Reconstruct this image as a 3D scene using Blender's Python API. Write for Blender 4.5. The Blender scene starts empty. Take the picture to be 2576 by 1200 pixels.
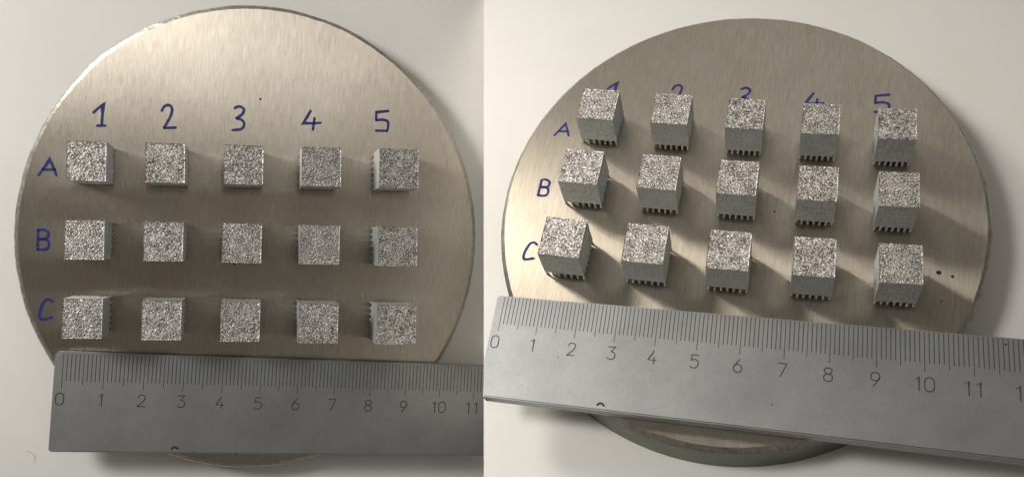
import bpy, bmesh, math, random
from mathutils import Vector, Matrix
random.seed(7)
MM = 0.001
scene = bpy.context.scene
col = scene.collection

# ------------------------------------------------------------------ camera
CAM_Z = 0.46
F, CX, CY, PW, PH = 2300.0, 1220.0, 600.0, 2576.0, 1200.0     # focal length and centre in photo units
cam = bpy.data.cameras.new('camera')
camo = bpy.data.objects.new('camera', cam); col.objects.link(camo)
camo.location = (0, 0, CAM_Z)
cam.sensor_fit = 'HORIZONTAL'; cam.sensor_width = 36.0
cam.lens = F / PW * 36.0
cam.shift_x = (PW / 2 - CX) / PW
cam.shift_y = -(PH / 2 - CY) / PW
cam.clip_start = 0.005; cam.clip_end = 20.0
scene.camera = camo

# ------------------------------------------------------------------ world and lamps
w = bpy.data.worlds.new('World'); scene.world = w; w.use_nodes = True
bg = w.node_tree.nodes['Background']
bg.inputs[0].default_value = (1.0, 0.92, 0.82, 1); bg.inputs[1].default_value = 0.14

def lamp(name, loc, target, power, sx, sy, colr, spread=180):
    l = bpy.data.lights.new(name, 'AREA'); l.shape = 'RECTANGLE'; l.size = sx; l.size_y = sy
    l.energy = power; l.color = colr; l.spread = math.radians(spread)
    o = bpy.data.objects.new(name, l); col.objects.link(o)
    o.location = loc
    o.rotation_euler = (Vector(target) - Vector(loc)).to_track_quat('-Z', 'Y').to_euler()
    return o
A0 = Vector((-0.070, 0.0, CAM_Z - 0.275)); B0 = Vector((0.075, 0.0, CAM_Z - 0.218))      # middles of the two plates
lamp('window_light', A0 + 0.58 * Vector((-0.565, 0.37, 0.74)), A0 + Vector((-0.05, 0.02, 0)), 0.46, 0.15, 0.15, (1.0, 0.98, 0.95), 75)
lamp('low_window_light', B0 + 0.60 * Vector((-0.767, 0.64, 0.034)), B0 + Vector((-0.04, -0.02, 0)), 0.13, 0.15, 0.15, (1.0, 0.94, 0.84), 45)
lamp('ceiling_light', (0.13, 0.215, CAM_Z + 0.60), A0 + Vector((0, 0.05, 0)), 0.22, 0.30, 0.05, (1.0, 0.95, 0.87))
lamp('far_fill_light', (0.0, 1.10, CAM_Z + 0.10), B0, 0.9, 1.2, 0.55, (1.0, 0.96, 0.90))  # added broad fill lamp, brightens what the tilted plate's upper part reflects

scene.view_settings.view_transform = 'Standard'; scene.view_settings.look = 'None'
scene.view_settings.exposure = 0.10; scene.view_settings.gamma = 1.0
scene.view_settings.use_curve_mapping = False

# ------------------------------------------------------------------ frames of the two set-ups
def rotm(wv):
    v = Vector(wv); return Matrix.Rotation(v.length, 3, v.normalized())
FLIP = Matrix(((1, 0, 0), (0, -1, 0), (0, 0, -1)))
class Setup: pass
def setup(rot, t, k, px, py, wx, wy, h, Rx, Ry, cx, cy, ruler, thick):
    s = Setup(); s.k = k
    R = rotm(rot) @ FLIP; t = Vector(t) * k
    Rw = FLIP @ R; tw = FLIP @ t                     # camera axes to world axes
    tw = tw * MM + Vector((0, 0, CAM_Z))
    s.M = Matrix.Translation(tw) @ Rw.to_4x4()
    for n, v in dict(px=px, py=py, wx=wx, wy=wy, h=h, Rx=Rx, Ry=Ry, cx=cx, cy=cy, T=thick).items(): setattr(s, n, v * k * MM)
    s.ruler = (ruler[0] * k * MM, ruler[1] * k * MM, ruler[2], ruler[3] * k * MM, ruler[4] * k * MM)
    s.u = k * MM                                     # one drawing unit (mm of this set-up)
    s.foot = (0.23 if k > 1 else 0.165) * s.h
    return s
SA = setup((-0.0102, -0.2485, 0.0217), (-105.0522, -19.9424, 246.2377), 1.06, 19.8894, 20.3758, 10.0667, 10.4105, 16.3,
           62.871, 64.911, 43.216, -18.237, (-5.710, -49.922, -0.0435, 1.013, 1.0449), 8.0)
SB = setup((-0.4824, 0.2976, 0.1671), (34.9665, -31.5471, 270.6681), 0.908, 20.003, 21.0591, 9.8822, 10.4556, 12.371,
           63.903, 67.563, 38.889, -22.435, (-16.374, -57.597, 0.032, 1.0352, 1.1462), 13.0)
# the cubes as they stand on each plate: x, y, turn, width, depth
SA.cubes = [(0.551, -0.541, 0.008, 9.311, 9.964),
            (19.375, -0.211, 0.008, 9.638, 10.137),
            (38.866, 0.131, 0.009, 9.983, 10.316),
            (59.06, 0.486, 0.01, 10.346, 10.502),
            (79.996, 0.853, 0.011, 10.73, 10.695),
            (0.554, -20.362, -0.0, 9.321, 9.986),
            (19.398, -20.376, 0.0, 9.649, 10.16),
            (38.911, -20.392, 0.001, 9.994, 10.341),
            (59.128, -20.408, 0.001, 10.359, 10.528),
            (80.09, -20.425, 0.002, 10.743, 10.721),
            (0.557, -40.224, -0.008, 9.33, 10.005),
            (19.422, -40.586, -0.008, 9.658, 10.18),
            (38.956, -40.961, -0.008, 10.004, 10.361),
            (59.197, -41.348, -0.008, 10.369, 10.548),
            (80.184, -41.751, -0.007, 10.755, 10.742)]
SB.cubes = [(0.017, 0.785, -0.036, 10.558, 10.313),
            (20.8, 0.207, -0.022, 10.131, 10.091),
            (40.788, -0.348, -0.007, 9.737, 9.895),
            (60.025, -0.883, 0.008, 9.375, 9.722),
            (78.553, -1.398, 0.024, 9.042, 9.57),
            (-0.902, -20.424, -0.027, 10.842, 10.85),
            (20.412, -20.592, -0.014, 10.393, 10.606),
            (40.89, -20.754, 0.0, 9.979, 10.388),
            (60.58, -20.909, 0.015, 9.599, 10.196),
            (79.528, -21.058, 0.03, 9.25, 10.025),
            (-1.868, -42.725, -0.018, 11.139, 11.422),
            (20.003, -42.441, -0.005, 10.666, 11.154),
            (40.995, -42.167, 0.008, 10.232, 10.913),
            (61.161, -41.905, 0.022, 9.832, 10.699),
            (80.548, -41.652, 0.037, 9.465, 10.508)]

def pix(s, u, v, z=0.0):
    """point of the plane z (set-up frame) seen at photo position u, v, in set-up coordinates"""
    d = Vector(((u - CX) / F, -(v - CY) / F, -1.0))
    n = s.M.to_3x3() @ Vector((0, 0, 1)); p0 = s.M @ Vector((0, 0, z)); c = Vector((0, 0, CAM_Z))
    q = c + d * ((p0 - c).dot(n) / d.dot(n))
    return s.M.inverted() @ q

# ------------------------------------------------------------------ materials
def mat(name, base, rough=0.5, metal=0.0):
    m = bpy.data.materials.new(name); m.use_nodes = True
    nt = m.node_tree; b = nt.nodes['Principled BSDF']
    b.inputs['Base Color'].default_value = (*base, 1); b.inputs['Roughness'].default_value = rough
    b.inputs['Metallic'].default_value = metal
    return m, nt, b
def N(nt, t, **kw):
    n = nt.nodes.new(t)
    for k, v in kw.items():
        if k in n.inputs: n.inputs[k].default_value = v
        else: setattr(n, k, v)
    return n
def coords(nt, scale=(1, 1, 1)):
    tc = N(nt, 'ShaderNodeTexCoord'); mp = N(nt, 'ShaderNodeMapping'); mp.inputs['Scale'].default_value = scale
    nt.links.new(tc.outputs['Object'], mp.inputs['Vector']); return mp.outputs['Vector']
def rcoords(nt):
    # each object has its own piece of the pattern
    tc = N(nt, 'ShaderNodeTexCoord'); oi = N(nt, 'ShaderNodeObjectInfo'); ad = N(nt, 'ShaderNodeVectorMath'); ad.operation = 'ADD'
    nt.links.new(tc.outputs['Object'], ad.inputs[0]); nt.links.new(oi.outputs['Random'], ad.inputs[1]); return ad.outputs[0]
def noise(nt, vec, scale, detail=3, rough=0.55):
    n = N(nt, 'ShaderNodeTexNoise'); n.inputs['Scale'].default_value = scale
    n.inputs['Detail'].default_value = detail; n.inputs['Roughness'].default_value = rough
    nt.links.new(vec, n.inputs['Vector']); return n.outputs['Fac']
def ramp(nt, fac, stops):
    r = N(nt, 'ShaderNodeValToRGB'); e = r.color_ramp.elements
    while len(e) < len(stops): e.new(0.5)
    for i, (p, c) in enumerate(stops): e[i].position = p; e[i].color = (*c, 1) if len(c) == 3 else c
    nt.links.new(fac, r.inputs['Fac']); return r.outputs['Color']
def bump(nt, b, h, strength, dist):
    n = N(nt, 'ShaderNodeBump'); n.inputs['Strength'].default_value = strength; n.inputs['Distance'].default_value = dist
    nt.links.new(h, n.inputs['Height']); nt.links.new(n.outputs['Normal'], b.inputs['Normal'])
def grey(a): return (a, a, a)

def plate_material(name, tint):
    m, nt, b = mat(name, tint, 0.36, 1.0)
    b.inputs['Anisotropic'].default_value = 0.95
    tg = N(nt, 'ShaderNodeTangent'); tg.direction_type = 'UV_MAP'; tg.uv_map = 'UVMap'
    nt.links.new(tg.outputs['Tangent'], b.inputs['Tangent'])
    v = coords(nt, (1, 0.06, 1))
    f1 = noise(nt, v, 3200, 4, 0.65); f2 = noise(nt, coords(nt), 30, 4, 0.6)
    mx = N(nt, 'ShaderNodeMix'); mx.data_type = 'RGBA'; mx.blend_type = 'MULTIPLY'; mx.inputs[0].default_value = 1.0
    nt.links.new(ramp(nt, f1, [(0.25, tuple(c * 0.76 for c in tint)), (0.75, tuple(min(1, c * 1.15) for c in tint))]), mx.inputs[6])
    nt.links.new(ramp(nt, f2, [(0.3, (0.86, 0.83, 0.80)), (0.7, (1, 1, 1))]), mx.inputs[7])
    nt.links.new(mx.outputs[2], b.inputs['Base Color'])
    rr = N(nt, 'ShaderNodeMapRange'); rr.inputs['To Min'].default_value = 0.25; rr.inputs['To Max'].default_value = 0.42
    ad = N(nt, 'ShaderNodeMath'); ad.operation = 'MULTIPLY_ADD'; ad.inputs[1].default_value = 0.45
    nt.links.new(noise(nt, coords(nt, (1, 0.25, 1)), 900, 3), ad.inputs[0])
    sm = N(nt, 'ShaderNodeMath'); sm.operation = 'MULTIPLY'; sm.inputs[1].default_value = 0.55
    nt.links.new(noise(nt, coords(nt), 45, 4, 0.65), sm.inputs[0]); nt.links.new(sm.outputs[0], ad.inputs[2])
    nt.links.new(ad.outputs[0], rr.inputs['Value']); nt.links.new(rr.outputs[0], b.inputs['Roughness'])
    bump(nt, b, noise(nt, coords(nt, (1, 0.25, 1)), 1800, 3), 0.32, 0.00006)
    return m
M_PLATE = plate_material('brushed_steel', (0.54, 0.495, 0.425))
def rim_material():
    m, nt, b = mat('machined_rim', (0.50, 0.48, 0.44), 0.40, 1.0)
    f = noise(nt, coords(nt), 900, 4, 0.7)
    nt.links.new(ramp(nt, f, [(0.3, (0.30, 0.285, 0.26)), (0.7, (0.58, 0.555, 0.51))]), b.inputs['Base Color'])
    bump(nt, b, f, 0.5, 0.0002)
    return m
M_RIM = rim_material()
def side_material():
    m, nt, b = mat('plate_side', (0.075, 0.092, 0.046), 0.38, 0.85)
    bump(nt, b, noise(nt, coords(nt, (0.2, 0.2, 3)), 800, 2), 0.25, 0.0001)
    return m
M_SIDE = side_material()
def ruler_material():
    m, nt, b = mat('satin_ruler_steel', (0.56, 0.56, 0.55), 0.5, 1.0)
    f = noise(nt, coords(nt), 60, 5, 0.65); g = noise(nt, coords(nt), 2600, 2)
    mx = N(nt, 'ShaderNodeMix'); mx.data_type = 'RGBA'; mx.blend_type = 'MULTIPLY'; mx.inputs[0].default_value = 1.0
    nt.links.new(ramp(nt, f, [(0.3, (0.33, 0.335, 0.335)), (0.7, (0.42, 0.425, 0.425))]), mx.inputs[6])
    nt.links.new(ramp(nt, g, [(0.3, grey(0.90)), (0.7, grey(1.0))]), mx.inputs[7])
    nt.links.new(mx.outputs[2], b.inputs['Base Color'])
    bump(nt, b, g, 0.15, 0.00004)
    return m
M_RULER = ruler_material()
M_ETCH = mat('etched_black', (0.05, 0.048, 0.045), 0.6)[0]
def ink_material():
    m, nt, b = mat('blue_marker_ink', (0.02, 0.018, 0.13), 0.35)
    nt.links.new(ramp(nt, noise(nt, coords(nt), 700, 4, 0.65), [(0.3, (0.010, 0.011, 0.085)), (0.72, (0.038, 0.042, 0.23))]), b.inputs['Base Color'])
    return m
M_INK = ink_material()
M_SPECK = mat('dark_speck', (0.03, 0.022, 0.015), 0.7)[0]
def cube_top_material():
    m, nt, b = mat('sintered_metal_top', (0.72, 0.67, 0.62), 0.48, 0.55)
    v = rcoords(nt); f = noise(nt, v, 2600, 3, 0.8); g = noise(nt, v, 420, 2)
    mr = N(nt, 'ShaderNodeMath'); mr.operation = 'MULTIPLY_ADD'; mr.inputs[1].default_value = 0.18; mr.inputs[2].default_value = -0.09
    nt.links.new(g, mr.inputs[0])
    ad = N(nt, 'ShaderNodeMath'); ad.operation = 'ADD'; nt.links.new(f, ad.inputs[0]); nt.links.new(mr.outputs[0], ad.inputs[1])
    nt.links.new(ramp(nt, ad.outputs[0], [(0.37, (0.045, 0.036, 0.030)), (0.49, (0.31, 0.285, 0.26)), (0.61, (0.88, 0.85, 0.82))]), b.inputs['Base Color'])
    bump(nt, b, noise(nt, v, 3000, 2), 0.45, 0.0001)
    return m
M_TOP = cube_top_material()
def cube_side_material():
    m, nt, b = mat('blasted_metal_side', (0.50, 0.52, 0.51), 0.58, 0.55)
    v = rcoords(nt); f = noise(nt, v, 2200, 4, 0.75)
    mx = N(nt, 'ShaderNodeMix'); mx.data_type = 'RGBA'; mx.blend_type = 'MULTIPLY'; mx.inputs[0].default_value = 1.0
    nt.links.new(ramp(nt, f, [(0.3, (0.34, 0.365, 0.365)), (0.52, (0.57, 0.595, 0.585)), (0.68, (0.86, 0.88, 0.87))]), mx.inputs[6])
    nt.links.new(ramp(nt, noise(nt, v, 200, 3), [(0.3, (0.84, 0.85, 0.86)), (0.7, (1, 1, 1))]), mx.inputs[7])
    nt.links.new(mx.outputs[2], b.inputs['Base Color'])
    bump(nt, b, f, 0.7, 0.00012)
    return m
M_CUBE = cube_side_material()
def paper_material():
    m, nt, b = mat('white_paper', (0.78, 0.77, 0.74), 0.75)
    nt.links.new(ramp(nt, noise(nt, coords(nt), 25, 5, 0.6), [(0.3, (0.765, 0.745, 0.705)), (0.7, (0.815, 0.795, 0.757))]), b.inputs['Base Color'])
    bump(nt, b, noise(nt, coords(nt), 900, 4), 0.2, 0.0001)
    return m
M_PAPER = paper_material()
M_TABLE = mat('table_laminate', (0.55, 0.53, 0.50), 0.5)[0]

# ------------------------------------------------------------------ helpers
def mesh_obj(name, verts, faces, material, parent=None, smooth=False, matrix=None):
    me = bpy.data.meshes.new(name); me.from_pydata([tuple(v) for v in verts], [], faces); me.update()
    for m in (material if isinstance(material, (list, tuple)) else [material]): me.materials.append(m)
    if smooth:
        for p in me.polygons: p.use_smooth = True
    return link(name, me, parent, matrix)
def link(name, me, parent=None, matrix=None):
    o = bpy.data.objects.new(name, me); col.objects.link(o)
    if parent: o.parent = parent
    if matrix is not None: o.matrix_local = matrix
    return o
def thing(name, matrix, label, cat, group=None):
    o = bpy.data.objects.new(name, None); col.objects.link(o); o.empty_display_size = 0.005
    o.matrix_world = matrix; o['label'] = label; o['category'] = cat
    if group: o['group'] = group
    return o
def ribbon(lines, width, z, height=0.00003, wob=0.0):
    """flat strokes of ink: each polyline as a thin raised ribbon with round ends"""
    V, Fc = [], []
    for ln in lines:
        pts = [Vector((p[0], p[1])) for p in ln]
        n = len(pts); L, Rr = [], []
        for i, p in enumerate(pts):
            a = pts[max(0, i - 1)]; b = pts[min(n - 1, i + 1)]
            d = (b - a).normalized(); nn = Vector((-d.y, d.x))
            k = width / 2 * (1 + random.uniform(-wob, wob))
            if 0 < i < n - 1:
                d1 = (p - a).normalized(); d2 = (b - p).normalized(); c = max(0.45, math.sqrt(max(0, (1 + d1.dot(d2)) / 2))); k /= c
            L.append(p + nn * k); Rr.append(p - nn * k)
        d0 = (pts[0] - pts[1]).normalized(); d1 = (pts[-1] - pts[-2]).normalized()
        cap0 = [pts[0] + (Matrix.Rotation(a, 2) @ d0) * width / 2 for a in (-0.9, 0, 0.9)]
        cap1 = [pts[-1] + (Matrix.Rotation(a, 2) @ d1) * width / 2 for a in (-0.9, 0, 0.9)]
        loop = L[::-1] + cap0[::-1] * 0 + Rr
        base = len(V)
        for q in L: V.append((q.x, q.y, z + height))
        for q in Rr: V.append((q.x, q.y, z + height))
        for i in range(n - 1): Fc.append((base + i, base + n + i, base + n + i + 1, base + i + 1))
        for cap, i in ((cap0, 0), (cap1, n - 1)):
            c0 = len(V)
            for q in cap: V.append((q.x, q.y, z + height))
            idx = [base + i, c0, c0 + 1, c0 + 2, base + n + i]
            Fc.append(idx if i else idx)
    return V, Fc
def smooth_line(pts, closed=False, n=6):
    """Catmull-Rom through the points"""
    out = []; m = len(pts)
    g = (lambda i: pts[i % m]) if closed else (lambda i: pts[max(0, min(m - 1, i))])
    for i in range(m if closed else m - 1):
        p0, p1, p2, p3 = (Vector(g(i + k)) for k in (-1, 0, 1, 2))
        for j in range(n):
            t = j / n
            out.append(0.5 * ((2 * p1) + (p2 - p0) * t + (2 * p0 - 5 * p1 + 4 * p2 - p3) * t * t + (3 * p1 - p0 - 3 * p2 + p3) * t ** 3))
    out.append(Vector(g(0) if closed else pts[-1]))
    return out

# ------------------------------------------------------------------ the setting: two paper-covered wedges on a table
def wedge(s, name, corners, shift):
    """white paper over a wedge block standing on the table: a top plane and walls down to the table"""
    top = [s.M @ pix(s, u, v, -s.T) for (u, v) in corners]
    cen = sum(top, Vector()) / len(top)
    bot = []
    for p in top:
        q = cen.lerp(p, 0.72); bot.append(Vector((q.x + shift, q.y, 0.0005)))
    inv = s.M.inverted(); V = [inv @ p for p in top + bot]; n = len(top)
    Fc = [tuple(range(n)), tuple(range(2 * n - 1, n - 1, -1))] + [(i, n + i, n + (i + 1) % n, (i + 1) % n) for i in range(n)]
    o = mesh_obj(name, V, Fc, M_PAPER, None, False, s.M)
    bm = bmesh.new(); bm.from_mesh(o.data); bmesh.ops.recalc_face_normals(bm, faces=bm.faces); bm.to_mesh(o.data); bm.free()
    o['kind'] = 'structure'
    return o
SEAM = 1217
wedge(SA, 'paper_sheet', [(-120, 1300), (SEAM, 1300), (SEAM, -120), (-120, -120)], -0.01)
wedge(SB, 'paper_sheet', [(SEAM, 1300), (2720, 1300), (2720, -120), (SEAM, -120)], 0.02)
t = mesh_obj('table_top', [(-0.6, -0.5, -0.02), (0.6, -0.5, -0.02), (0.6, 0.5, -0.02), (-0.6, 0.5, -0.02), (-0.6, -0.5, 0), (0.6, -0.5, 0), (0.6, 0.5, 0), (-0.6, 0.5, 0)],
             [(3, 2, 1, 0), (4, 5, 6, 7), (0, 1, 5, 4), (1, 2, 6, 5), (2, 3, 7, 6), (3, 0, 4, 7)], M_TABLE)
t['kind'] = 'structure'

# ------------------------------------------------------------------ build plates
def plate(s, label):
    root = thing('build_plate', s.M @ Matrix.Translation((s.cx, s.cy, -s.T)), label, 'metal plate', 'round build plates')
    rnd = random.Random(3 if s is SA else 5)
    n = 256; ph = [rnd.uniform(0, 6.28) for _ in range(12)]
    def wob(i, amp):                                   # uneven hand-dressed edge
        a = 2 * math.pi * i / n
        return amp * s.u * (sum(math.sin(a * (7 + 5 * k) + ph[k]) for k in range(6)) / 6 + 0.5 * rnd.uniform(-1, 1))
    z0 = s.T
    def ring(d, z, amp=0.0, az=0.0):
        out = []
        for i in range(n):
            a = 2 * math.pi * i / n; dd = d * s.u + wob(i, amp)
            out.append(((s.Rx - dd) * math.cos(a), (s.Ry - dd) * math.sin(a), z + (wob(i, az) if az else 0)))
        return out
    inner = ring(1.25, z0, 0.14); edge0 = inner
    edge1 = ring(0.4, z0 - 0.75 * s.u, 0.10, 0.10); edge2 = ring(0.0, z0 - 1.3 * s.u, 0.12)
    # top face: concentric rings so that the surface shades evenly
    V = [(0, 0, z0)]; Fc = []
    rings = []
    for k in range(1, 9):
        f = k / 8; rings.append(len(V)); V += [(x * f, y * f, z0) for (x, y, _) in inner]
    for i in range(n): Fc.append((0, rings[0] + i, rings[0] + (i + 1) % n))
    for a, b in zip(rings, rings[1:]):
        for i in range(n): j = (i + 1) % n; Fc.append((a + i, b + i, b + j, a + j))
    top = mesh_obj('top_face', V, Fc, M_PLATE, root)
    uv = top.data.uv_layers.new(name='UVMap')
    for lp in top.data.loops:
        v = top.data.vertices[lp.vertex_index].co; uv.data[lp.index].uv = (v.x / 0.15, v.y / 0.15)
    V = edge0 + edge1 + edge2
    Fc = [(r * n + i, (r + 1) * n + i, (r + 1) * n + (i + 1) % n, r * n + (i + 1) % n) for r in range(2) for i in range(n)]
    mesh_obj('chamfer', V, Fc, M_RIM, root)
    low = ring(0.0, 0.4 * s.u); bot = ring(0.4, 0.0)
    V = edge2 + low + bot
    Fc = [(r * n + i, (r + 1) * n + i, (r + 1) * n + (i + 1) % n, r * n + (i + 1) % n) for r in range(2) for i in range(n)]
    Fc.append(tuple(2 * n + i for i in range(n - 1, -1, -1)))
    mesh_obj('side_wall', V, Fc, M_SIDE, root, True)
    return root
PA = plate(SA, 'round brushed steel plate with a blue dot, upright numbers and three rows of cubes')
PB = plate(SB, 'tilted round steel plate with dark specks near its rim and greenish side wall')

# ------------------------------------------------------------------ handwriting on the plates
def zz(pts, ox, oy, sc): return [((ox + x / sc) * 0.82117, (oy + y / sc) * 0.82117) for x, y in pts]
K1 = 1.71375
HAND = {
 '1': [zz([(491, 592), (515, 570), (541, 543), (538, 600), (534, 658)], 0, 0, K1), zz([(511, 661), (552, 661)], 0, 0, K1)],
 '2': [('s', zz([(850, 582), (862, 561), (885, 553), (903, 570), (898, 605), (880, 640), (862, 672)], 0, 0, K1)), zz([(862, 673), (922, 671)], 0, 0, K1)],
 '3': [('s', zz([(1233, 568), (1258, 560), (1280, 575), (1272, 600), (1242, 622)], 0, 0, K1)), ('s', zz([(1242, 622), (1270, 632), (1282, 652), (1268, 678), (1222, 684)], 0, 0, K1))],
 '4': [zz([(345, 584), (326, 616), (307, 648), (350, 649), (397, 646)], 750, 0, K1), zz([(366, 622), (357, 682)], 750, 0, K1)],
 '5': [zz([(752, 584), (690, 591), (690, 633)], 750, 0, K1), ('s', zz([(690, 633), (725, 630), (750, 640), (752, 668), (746, 689)], 750, 0, K1)), zz([(746, 688), (688, 687)], 750, 0, K1)],
 'A': [zz([(203, 920), (232, 880), (262, 838), (280, 880), (296, 920)], 0, 0, K1), zz([(226, 892), (288, 890)], 0, 0, K1)],
 'B': [zz([(212, 230), (210, 295), (208, 358)], 20, 600, 2.183), ('s', zz([(214, 230), (248, 226), (280, 246), (272, 282), (216, 291)], 20, 600, 2.183)), ('s', zz([(216, 291), (268, 294), (285, 322), (270, 356), (208, 360)], 20, 600, 2.183))],
 'C': [('s', zz([(308, 706), (285, 692), (255, 703), (230, 755), (222, 805), (240, 826), (303, 813)], 20, 600, 2.183))],
}
def handwriting(s, root):
    off = Vector((s.cx, s.cy))
    for ch, strokes in HAND.items():
        lines = []
        for st in strokes:
            sm = st[0] == 's'; st = st[1] if sm else st
            pts = []
            for (u, v) in st:
                p = pix(SA, u, v); k = int(ch) - 1 if ch.isdigit() else 'ABC'.index(ch) * 5     # measured from the nearest cube
                a0, b0 = SA.cubes[k], s.cubes[k]
                pts.append((b0[0] * s.u + (p.x / SA.u - a0[0]) * s.u * s.px / s.u / (SA.px / SA.u) - off.x,
                            b0[1] * s.u + (p.y / SA.u - a0[1]) * s.u * s.py / s.u / (SA.py / SA.u) - off.y))
            lines.append(smooth_line(pts) if sm else pts)
        V, Fc = ribbon(lines, 0.76 * s.u, s.T, 0.00004, 0.14)
        mesh_obj('handwritten_' + ('digit' if ch.isdigit() else 'letter'), V, Fc, M_INK, root)['label'] = 'dark blue handwritten marker ' + ch
handwriting(SA, PA); handwriting(SB, PB)
def blob(name, root, s, p, r, z, material, seed=0, n=10):
    rnd = random.Random(seed); V = [(p.x, p.y, z)]
    for i in range(n):
        a = 2 * math.pi * i / n; q = r * rnd.uniform(0.75, 1.2); V.append((p.x + q * math.cos(a), p.y + q * math.sin(a), z))
    return mesh_obj(name, V, [(0, 1 + i, 1 + (i + 1) % n) for i in range(n)], material, root)
def on_plate(s, u, v): p = pix(s, u, v); return Vector((p.x - s.cx, p.y - s.cy))
blob('ink_dot', PA, SA, on_plate(SA, 595, 1139), 0.42 * SA.u, SA.T + 0.00004, M_INK, 1)
for i, (u, v, r) in enumerate([(2362, 686, 0.62), (2396, 696, 0.42), (2368, 758, 0.24), (1948, 533, 0.3)]):
    blob('dark_speck', PB, SB, on_plate(SB, u, v), r * SB.u, SB.T + 0.00004, M_SPECK, 10 + i)
for i, (u, v, r) in enumerate([(655, 250, 0.3), (590, 665, 0.25), (560, 610, 0.15)]):
    blob('dark_speck', PA, SA, on_plate(SA, u, v), r * SA.u, SA.T + 0.00004, M_SPECK, 20 + i)

# ------------------------------------------------------------------ the cubes
NT = 7
def cube_meshes(s, seed, wx, wy):
    rnd = random.Random(seed)
    h, u = s.h, s.u
    foot = s.foot
    g = 46
    V, Fc, MI = [], [], []
    H = [[rnd.gauss(0, 1) for _ in range(g + 1)] for _ in range(g + 1)]
    for j in range(g + 1):
        for i in range(g + 1):
            x = -wx / 2 + wx * i / g; y = -wy / 2 + wy * j / g
            e = i in (0, g) or j in (0, g)
            low = sum(H[min(g, max(0, j + a))][min(g, max(0, i + b))] for a in (-1, 0, 1) for b in (-1, 0, 1)) / 9
            z = h + (0.06 * u + 0.02 * u * H[j][i] if e else (-0.02 + 0.022 * H[j][i] + 0.03 * low) * u)
            jx, jy = (0 if i in (0, g) else rnd.uniform(-.3, .3) * wx / g), (0 if j in (0, g) else rnd.uniform(-.3, .3) * wy / g)
            V.append((x + jx, y + jy, z))
    for j in range(g):
        for i in range(g):
            a = j * (g + 1) + i; q = (a, a + 1, a + g + 2, a + g + 1)
            Fc += [(q[0], q[1], q[2]), (q[0], q[2], q[3])] if rnd.random() < .5 else [(q[0], q[1], q[3]), (q[1], q[2], q[3])]
    me_top = bpy.data.meshes.new('top_face'); me_top.from_pydata(V, [], Fc); me_top.materials.append(M_TOP)
    # block with rough walls, a hair below the grainy top
    bm = bmesh.new(); nx = 12; nz = 10
    zt = h - 0.04 * u
    def wall(p0, p1):
        nrm = Vector((p1[1] - p0[1], -(p1[0] - p0[0]), 0)).normalized()
        vs = []
        for k in range(nz + 1):
            row = []
            for i in range(nx + 1):
                f = i / nx; z = foot + (zt - foot) * k / nz
                e = i in (0, nx) or k in (0, nz)
                d = 0 if e else rnd.gauss(0, 0.012) * u
                row.append(bm.verts.new(Vector((p0[0] + (p1[0] - p0[0]) * f, p0[1] + (p1[1] - p0[1]) * f, z)) + nrm * d))
            vs.append(row)
        for k in range(nz):
            for i in range(nx): bm.faces.new((vs[k][i], vs[k][i + 1], vs[k + 1][i + 1], vs[k + 1][i]))
    c = [(-wx / 2, -wy / 2), (wx / 2, -wy / 2), (wx / 2, wy / 2), (-wx / 2, wy / 2)]
    for i in range(4): wall(c[i], c[(i + 1) % 4])
    bm.faces.new([bm.verts.new((x, y, foot)) for x, y in reversed(c)])
    bm.faces.new([bm.verts.new((x, y, zt - 0.15 * u)) for x, y in c])
    bmesh.ops.remove_doubles(bm, verts=bm.verts, dist=0.0000005)
    me_blk = bpy.data.meshes.new('block'); bm.to_mesh(me_blk); bm.free(); me_blk.materials.append(M_CUBE)
    return me_top, me_blk
def pillar_mesh(s, rad=0.33):
    r = rad * s.u; foot = s.foot + 0.02 * s.u; n = 6
    V = [(r * k * math.cos(a), r * k * math.sin(a), z) for (z, k) in ((0, 1.12), (foot * 0.5, 0.92), (foot, 1.08)) for a in [2 * math.pi * (i + .5) / n for i in range(n)]]
    Fc = [(q * n + i, q * n + (i + 1) % n, (q + 1) * n + (i + 1) % n, (q + 1) * n + i) for q in range(2) for i in range(n)] + [tuple(range(n - 1, -1, -1)), tuple(range(2 * n, 3 * n))]
    me = bpy.data.meshes.new('support_pillar'); me.from_pydata(V, [], Fc); me.materials.append(M_CUBE)
    for p in me.polygons: p.use_smooth = len(p.vertices) == 4
    return me
def pillar_spots(s, wx, wy):
    r = 0.34 * s.u
    X = [-wx / 2 + r + (wx - 2 * r) * i / (NT - 1) for i in range(NT)]
    Y = [-wy / 2 + r + (wy - 2 * r) * i / (NT - 1) for i in range(NT)]
    return X, Y
def inner_mesh(s, pm, X, Y):
    # inner posts thickened almost shoulder to shoulder, to block light and darken the gaps
    V, Fc = [], []
    for x in X[2:-2]:
        for y in Y[2:-2]:
            b = len(V); V += [(v.co.x + x, v.co.y + y, v.co.z) for v in pm.vertices]
            Fc += [tuple(b + i for i in p.vertices) for p in pm.polygons]
    me = bpy.data.meshes.new('inner_supports'); me.from_pydata(V, [], Fc); me.materials.append(M_CUBE); return me
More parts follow.
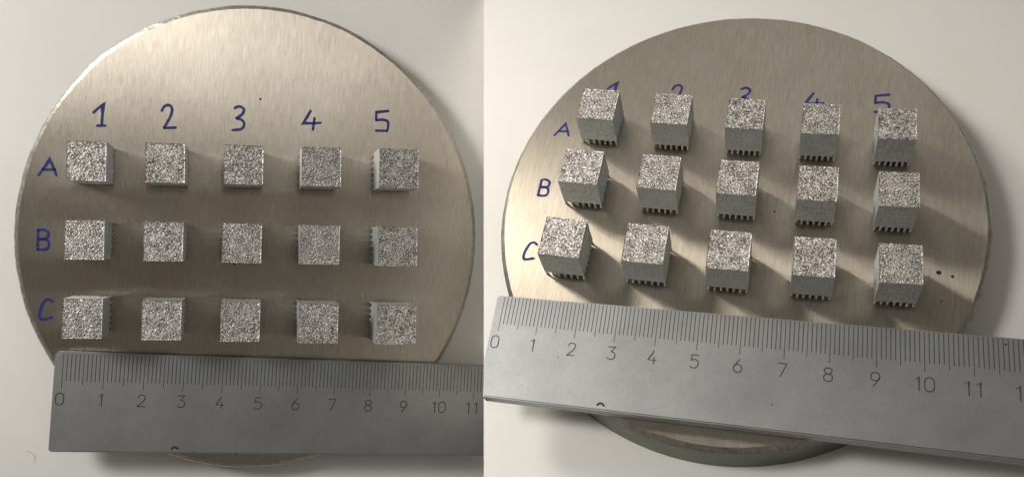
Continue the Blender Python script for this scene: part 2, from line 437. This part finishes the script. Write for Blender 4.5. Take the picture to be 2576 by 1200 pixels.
def cubes(s, where, group, seed):
    pm = pillar_mesh(s); pin = pillar_mesh(s, 0.80)
    for r in range(3):
        for c in range(5):
            x0, y0, turn, wx, wy = s.cubes[r * 5 + c]
            wx *= s.u; wy *= s.u
            X, Y = pillar_spots(s, wx, wy)
            M = s.M @ Matrix.Translation((x0 * s.u, y0 * s.u, 0.00002)) @ Matrix.Rotation(turn, 4, 'Z')
            root = thing('lattice_cube', M, 'grey metal cube in row %s under the %s on %s' % ('ABC'[r], ('one', 'two', 'three', 'four', 'five')[c], where), 'metal cube', group)
            mt, mb = cube_meshes(s, seed + r * 5 + c, wx, wy)
            link('block', mb, root); link('top_face', mt, root)
            for i, x in enumerate(X):
                for j, y in enumerate(Y):
                    if i in (0, NT - 1) or j in (0, NT - 1): link('support_pillar', pm, root, Matrix.Translation((x, y, 0)))
            link('inner_supports', inner_mesh(s, pin, X, Y), root)['kind'] = 'stuff'
cubes(SA, 'the plate with a blue dot', 'cubes on the plate with a blue dot', 100)
cubes(SB, 'the tilted plate with dark specks', 'cubes on the tilted plate', 200)

# ------------------------------------------------------------------ rulers
DIG = {  # engraved single-stroke numerals in a 0..0.62 x 0..1 box
 '0': [('c', [(0.31, 1), (0.56, 0.86), (0.60, 0.5), (0.56, 0.14), (0.31, 0), (0.06, 0.14), (0.02, 0.5), (0.06, 0.86)])],
 '1': [[(0.14, 0.82), (0.36, 1.0), (0.36, 0.5), (0.36, 0.0)]],
 '2': [('s', [(0.05, 0.76), (0.14, 0.95), (0.33, 1.0), (0.54, 0.90), (0.57, 0.70), (0.42, 0.42), (0.02, 0.0)]), [(0.02, 0.0), (0.60, 0.0)]],
 '3': [[(0.06, 1.0), (0.58, 1.0), (0.28, 0.62)], ('s', [(0.28, 0.62), (0.50, 0.55), (0.60, 0.32), (0.50, 0.07), (0.28, 0.0), (0.03, 0.10)])],
 '4': [[(0.40, 1.0), (0.02, 0.28), (0.62, 0.28)], [(0.44, 0.52), (0.44, 0.0)]],
 '5': [[(0.56, 1.0), (0.12, 1.0), (0.07, 0.58)], ('s', [(0.07, 0.58), (0.32, 0.65), (0.56, 0.52), (0.58, 0.24), (0.44, 0.03), (0.20, 0.0), (0.02, 0.10)])],
 '6': [('s', [(0.44, 1.0), (0.22, 0.70), (0.05, 0.38)]), ('c', [(0.31, 0.60), (0.54, 0.50), (0.59, 0.30), (0.52, 0.08), (0.31, 0.0), (0.10, 0.08), (0.03, 0.30), (0.08, 0.50)])],
 '7': [[(0.02, 1.0), (0.60, 1.0), (0.40, 0.5), (0.20, 0.0)]],
 '8': [('c', [(0.31, 1.0), (0.52, 0.92), (0.55, 0.77), (0.46, 0.60), (0.31, 0.55), (0.16, 0.60), (0.07, 0.77), (0.10, 0.92)]), ('c', [(0.31, 0.55), (0.52, 0.47), (0.60, 0.28), (0.52, 0.07), (0.31, 0.0), (0.10, 0.07), (0.02, 0.28), (0.10, 0.47)])],
 '9': [('s', [(0.18, 0.0), (0.40, 0.30), (0.57, 0.62)]), ('c', [(0.31, 1.0), (0.52, 0.92), (0.59, 0.70), (0.54, 0.50), (0.31, 0.40), (0.08, 0.50), (0.03, 0.70), (0.10, 0.92)])],
}
def clip_poly(poly, inside, cut):
    out = []
    for i, p in enumerate(poly):
        q = poly[(i + 1) % len(poly)]
        if inside(p): out.append(p)
        if inside(p) != inside(q): out.append(cut(p, q))
    return out
def ruler(s, x0, x1, width, thick, zlift, side, label, top_num, marks):
    ox, oy, ang, sx, sy = s.ruler
    u = s.u; th = thick * u
    M = s.M @ Matrix.Translation((ox, oy, zlift * u)) @ Matrix.Rotation(ang, 4, 'Z')
    root = thing('steel_ruler', M, label, 'ruler', 'steel rulers')
    Mi = s.M.inverted()
    def seam_side(p):                                   # image side of the sheet's edge: the ruler is cut off flush with it
        q = M @ Vector((p[0], p[1], th)); return (q.x / (CAM_Z - q.z)) * F + CX - SEAM
    ins = (lambda p: seam_side(p) < 0) if side < 0 else (lambda p: seam_side(p) > 0)
    def cut(p, q):
        a, b = seam_side(p), seam_side(q); t = a / (a - b); return (p[0] + (q[0] - p[0]) * t, p[1] + (q[1] - p[1]) * t)
    W = width * sy; c = 0.6 * u
    poly = [(x0 * sx + c, -W), (x1 * sx, -W), (x1 * sx, 0), (x0 * sx + c, 0), (x0 * sx, -c), (x0 * sx, -W + c)]
    poly = clip_poly(poly, ins, cut)
    bm = bmesh.new(); n = len(poly)
    vb = [bm.verts.new((x, y, 0)) for x, y in poly]; vt = [bm.verts.new((x, y, th)) for x, y in poly]
    bm.faces.new(vb[::-1]); bm.faces.new(vt)
    for i in range(n): bm.faces.new((vb[i], vb[(i + 1) % n], vt[(i + 1) % n], vt[i]))
    bmesh.ops.recalc_face_normals(bm, faces=bm.faces)
    bmesh.ops.bevel(bm, geom=[e for e in bm.edges if abs(e.verts[0].co.z - e.verts[1].co.z) < 1e-7 and e.verts[0].co.z > th / 2], offset=0.32 * u, segments=2, affect='EDGES')
    me = bpy.data.meshes.new('blade'); bm.to_mesh(me); bm.free(); me.materials.append(M_RULER); link('blade', me, root)
    z = th + 0.000015
    V, Fc = [], []
    for i in range(0, int(x1) + 1):
        x = i * sx; L = (9.1 if i % 10 == 0 else 8.2 if i % 5 == 0 else 7.2) * sy; hw = (0.105 if i % 5 else 0.09) * u
        if not ins((x + 0.3 * u, 0)) or not ins((x + 0.3 * u, -L)) or not ins((x - .3 * u, -L)): continue
        b = len(V); y0 = -0.36 * u
        V += [(x - hw, y0, z), (x - hw, -L, z), (x + hw, -L, z), (x + hw, y0, z)]; Fc.append((b, b + 1, b + 2, b + 3))
    mesh_obj('graduation_marks', V, Fc, M_ETCH, root)
    for nmb in range(top_num + 1):
        lines = []
        tx = str(nmb); wd = 2.05 * sx; hd = 2.95 * sy; pitch = 2.3 * sx
        for k, ch in enumerate(tx):
            cx0 = nmb * 10 * sx - 0.31 / 0.62 * wd - 0.25 * u + (k - (len(tx) - 1) / 2) * pitch
            for st in DIG[ch]:
                kind = st[0] if isinstance(st[0], str) else None
                p = [(cx0 + a / 0.62 * wd, -13.2 * sy + b * hd) for a, b in (st[1] if kind else st)]
                if kind: p = smooth_line(p, kind == 'c')
                lines.append(p)
        lines = [l for l in lines if all(ins((q[0], q[1])) for q in l)]
        if lines:
            V, Fc = ribbon(lines, 0.27 * u, z)
            mesh_obj('numeral', V, Fc, M_ETCH, root)['label'] = 'engraved numeral ' + tx
    arc = [(28.2 * sx, -23.9 * sy), (28.7 * sx, -23.5 * sy), (29.3 * sx, -23.5 * sy), (29.8 * sx, -23.9 * sy)]
    V, Fc = ribbon([smooth_line(arc)], 0.55 * u, z); mesh_obj('dark_mark', V, Fc, M_SPECK, root)
    for i, (x, y, r) in enumerate(marks): blob('dark_speck', root, s, Vector((x * sx, y * sy)), r * u, z, M_SPECK, 40 + i, 7)
    return root
ruler(SA, -2.1, 135, 25.0, 3.4, 0.8, -1, 'grey steel ruler lying across the plate with a blue dot, cut after 11', 11,
      [(10.5, -21.5, .12), (12.2, -23.8, .1), (78, -21.0, .16), (64, -12, .09)])
ruler(SB, -2.1, 150, 25.0, 3.6, 0.2, 1, 'steel ruler lying aslant on the tilted plate below row C', 12,
      [(7.5, -19.0, .13), (8.6, -21.3, .13), (16.8, -14.0, .15), (116.5, -1.6, .3), (68, -19.5, .22), (100, -3, .12)])

# ------------------------------------------------------------------ a stray fibre on the paper
pts = [pix(SA, u, v, -SA.T) for u, v in [(66, 1134), (80, 1138), (88, 1148), (87, 1162)]]
ln = smooth_line([(p.x, p.y) for p in pts])
V, Fc = ribbon(ln and [ln], 0.14 * SA.u, -SA.T + 0.00002)
f = mesh_obj('fibre', V, Fc, mat('pale_fibre', (0.50, 0.45, 0.40), 0.8)[0], None, False, SA.M)
f['label'] = 'short curled fibre lying on the white paper'; f['category'] = 'fibre'
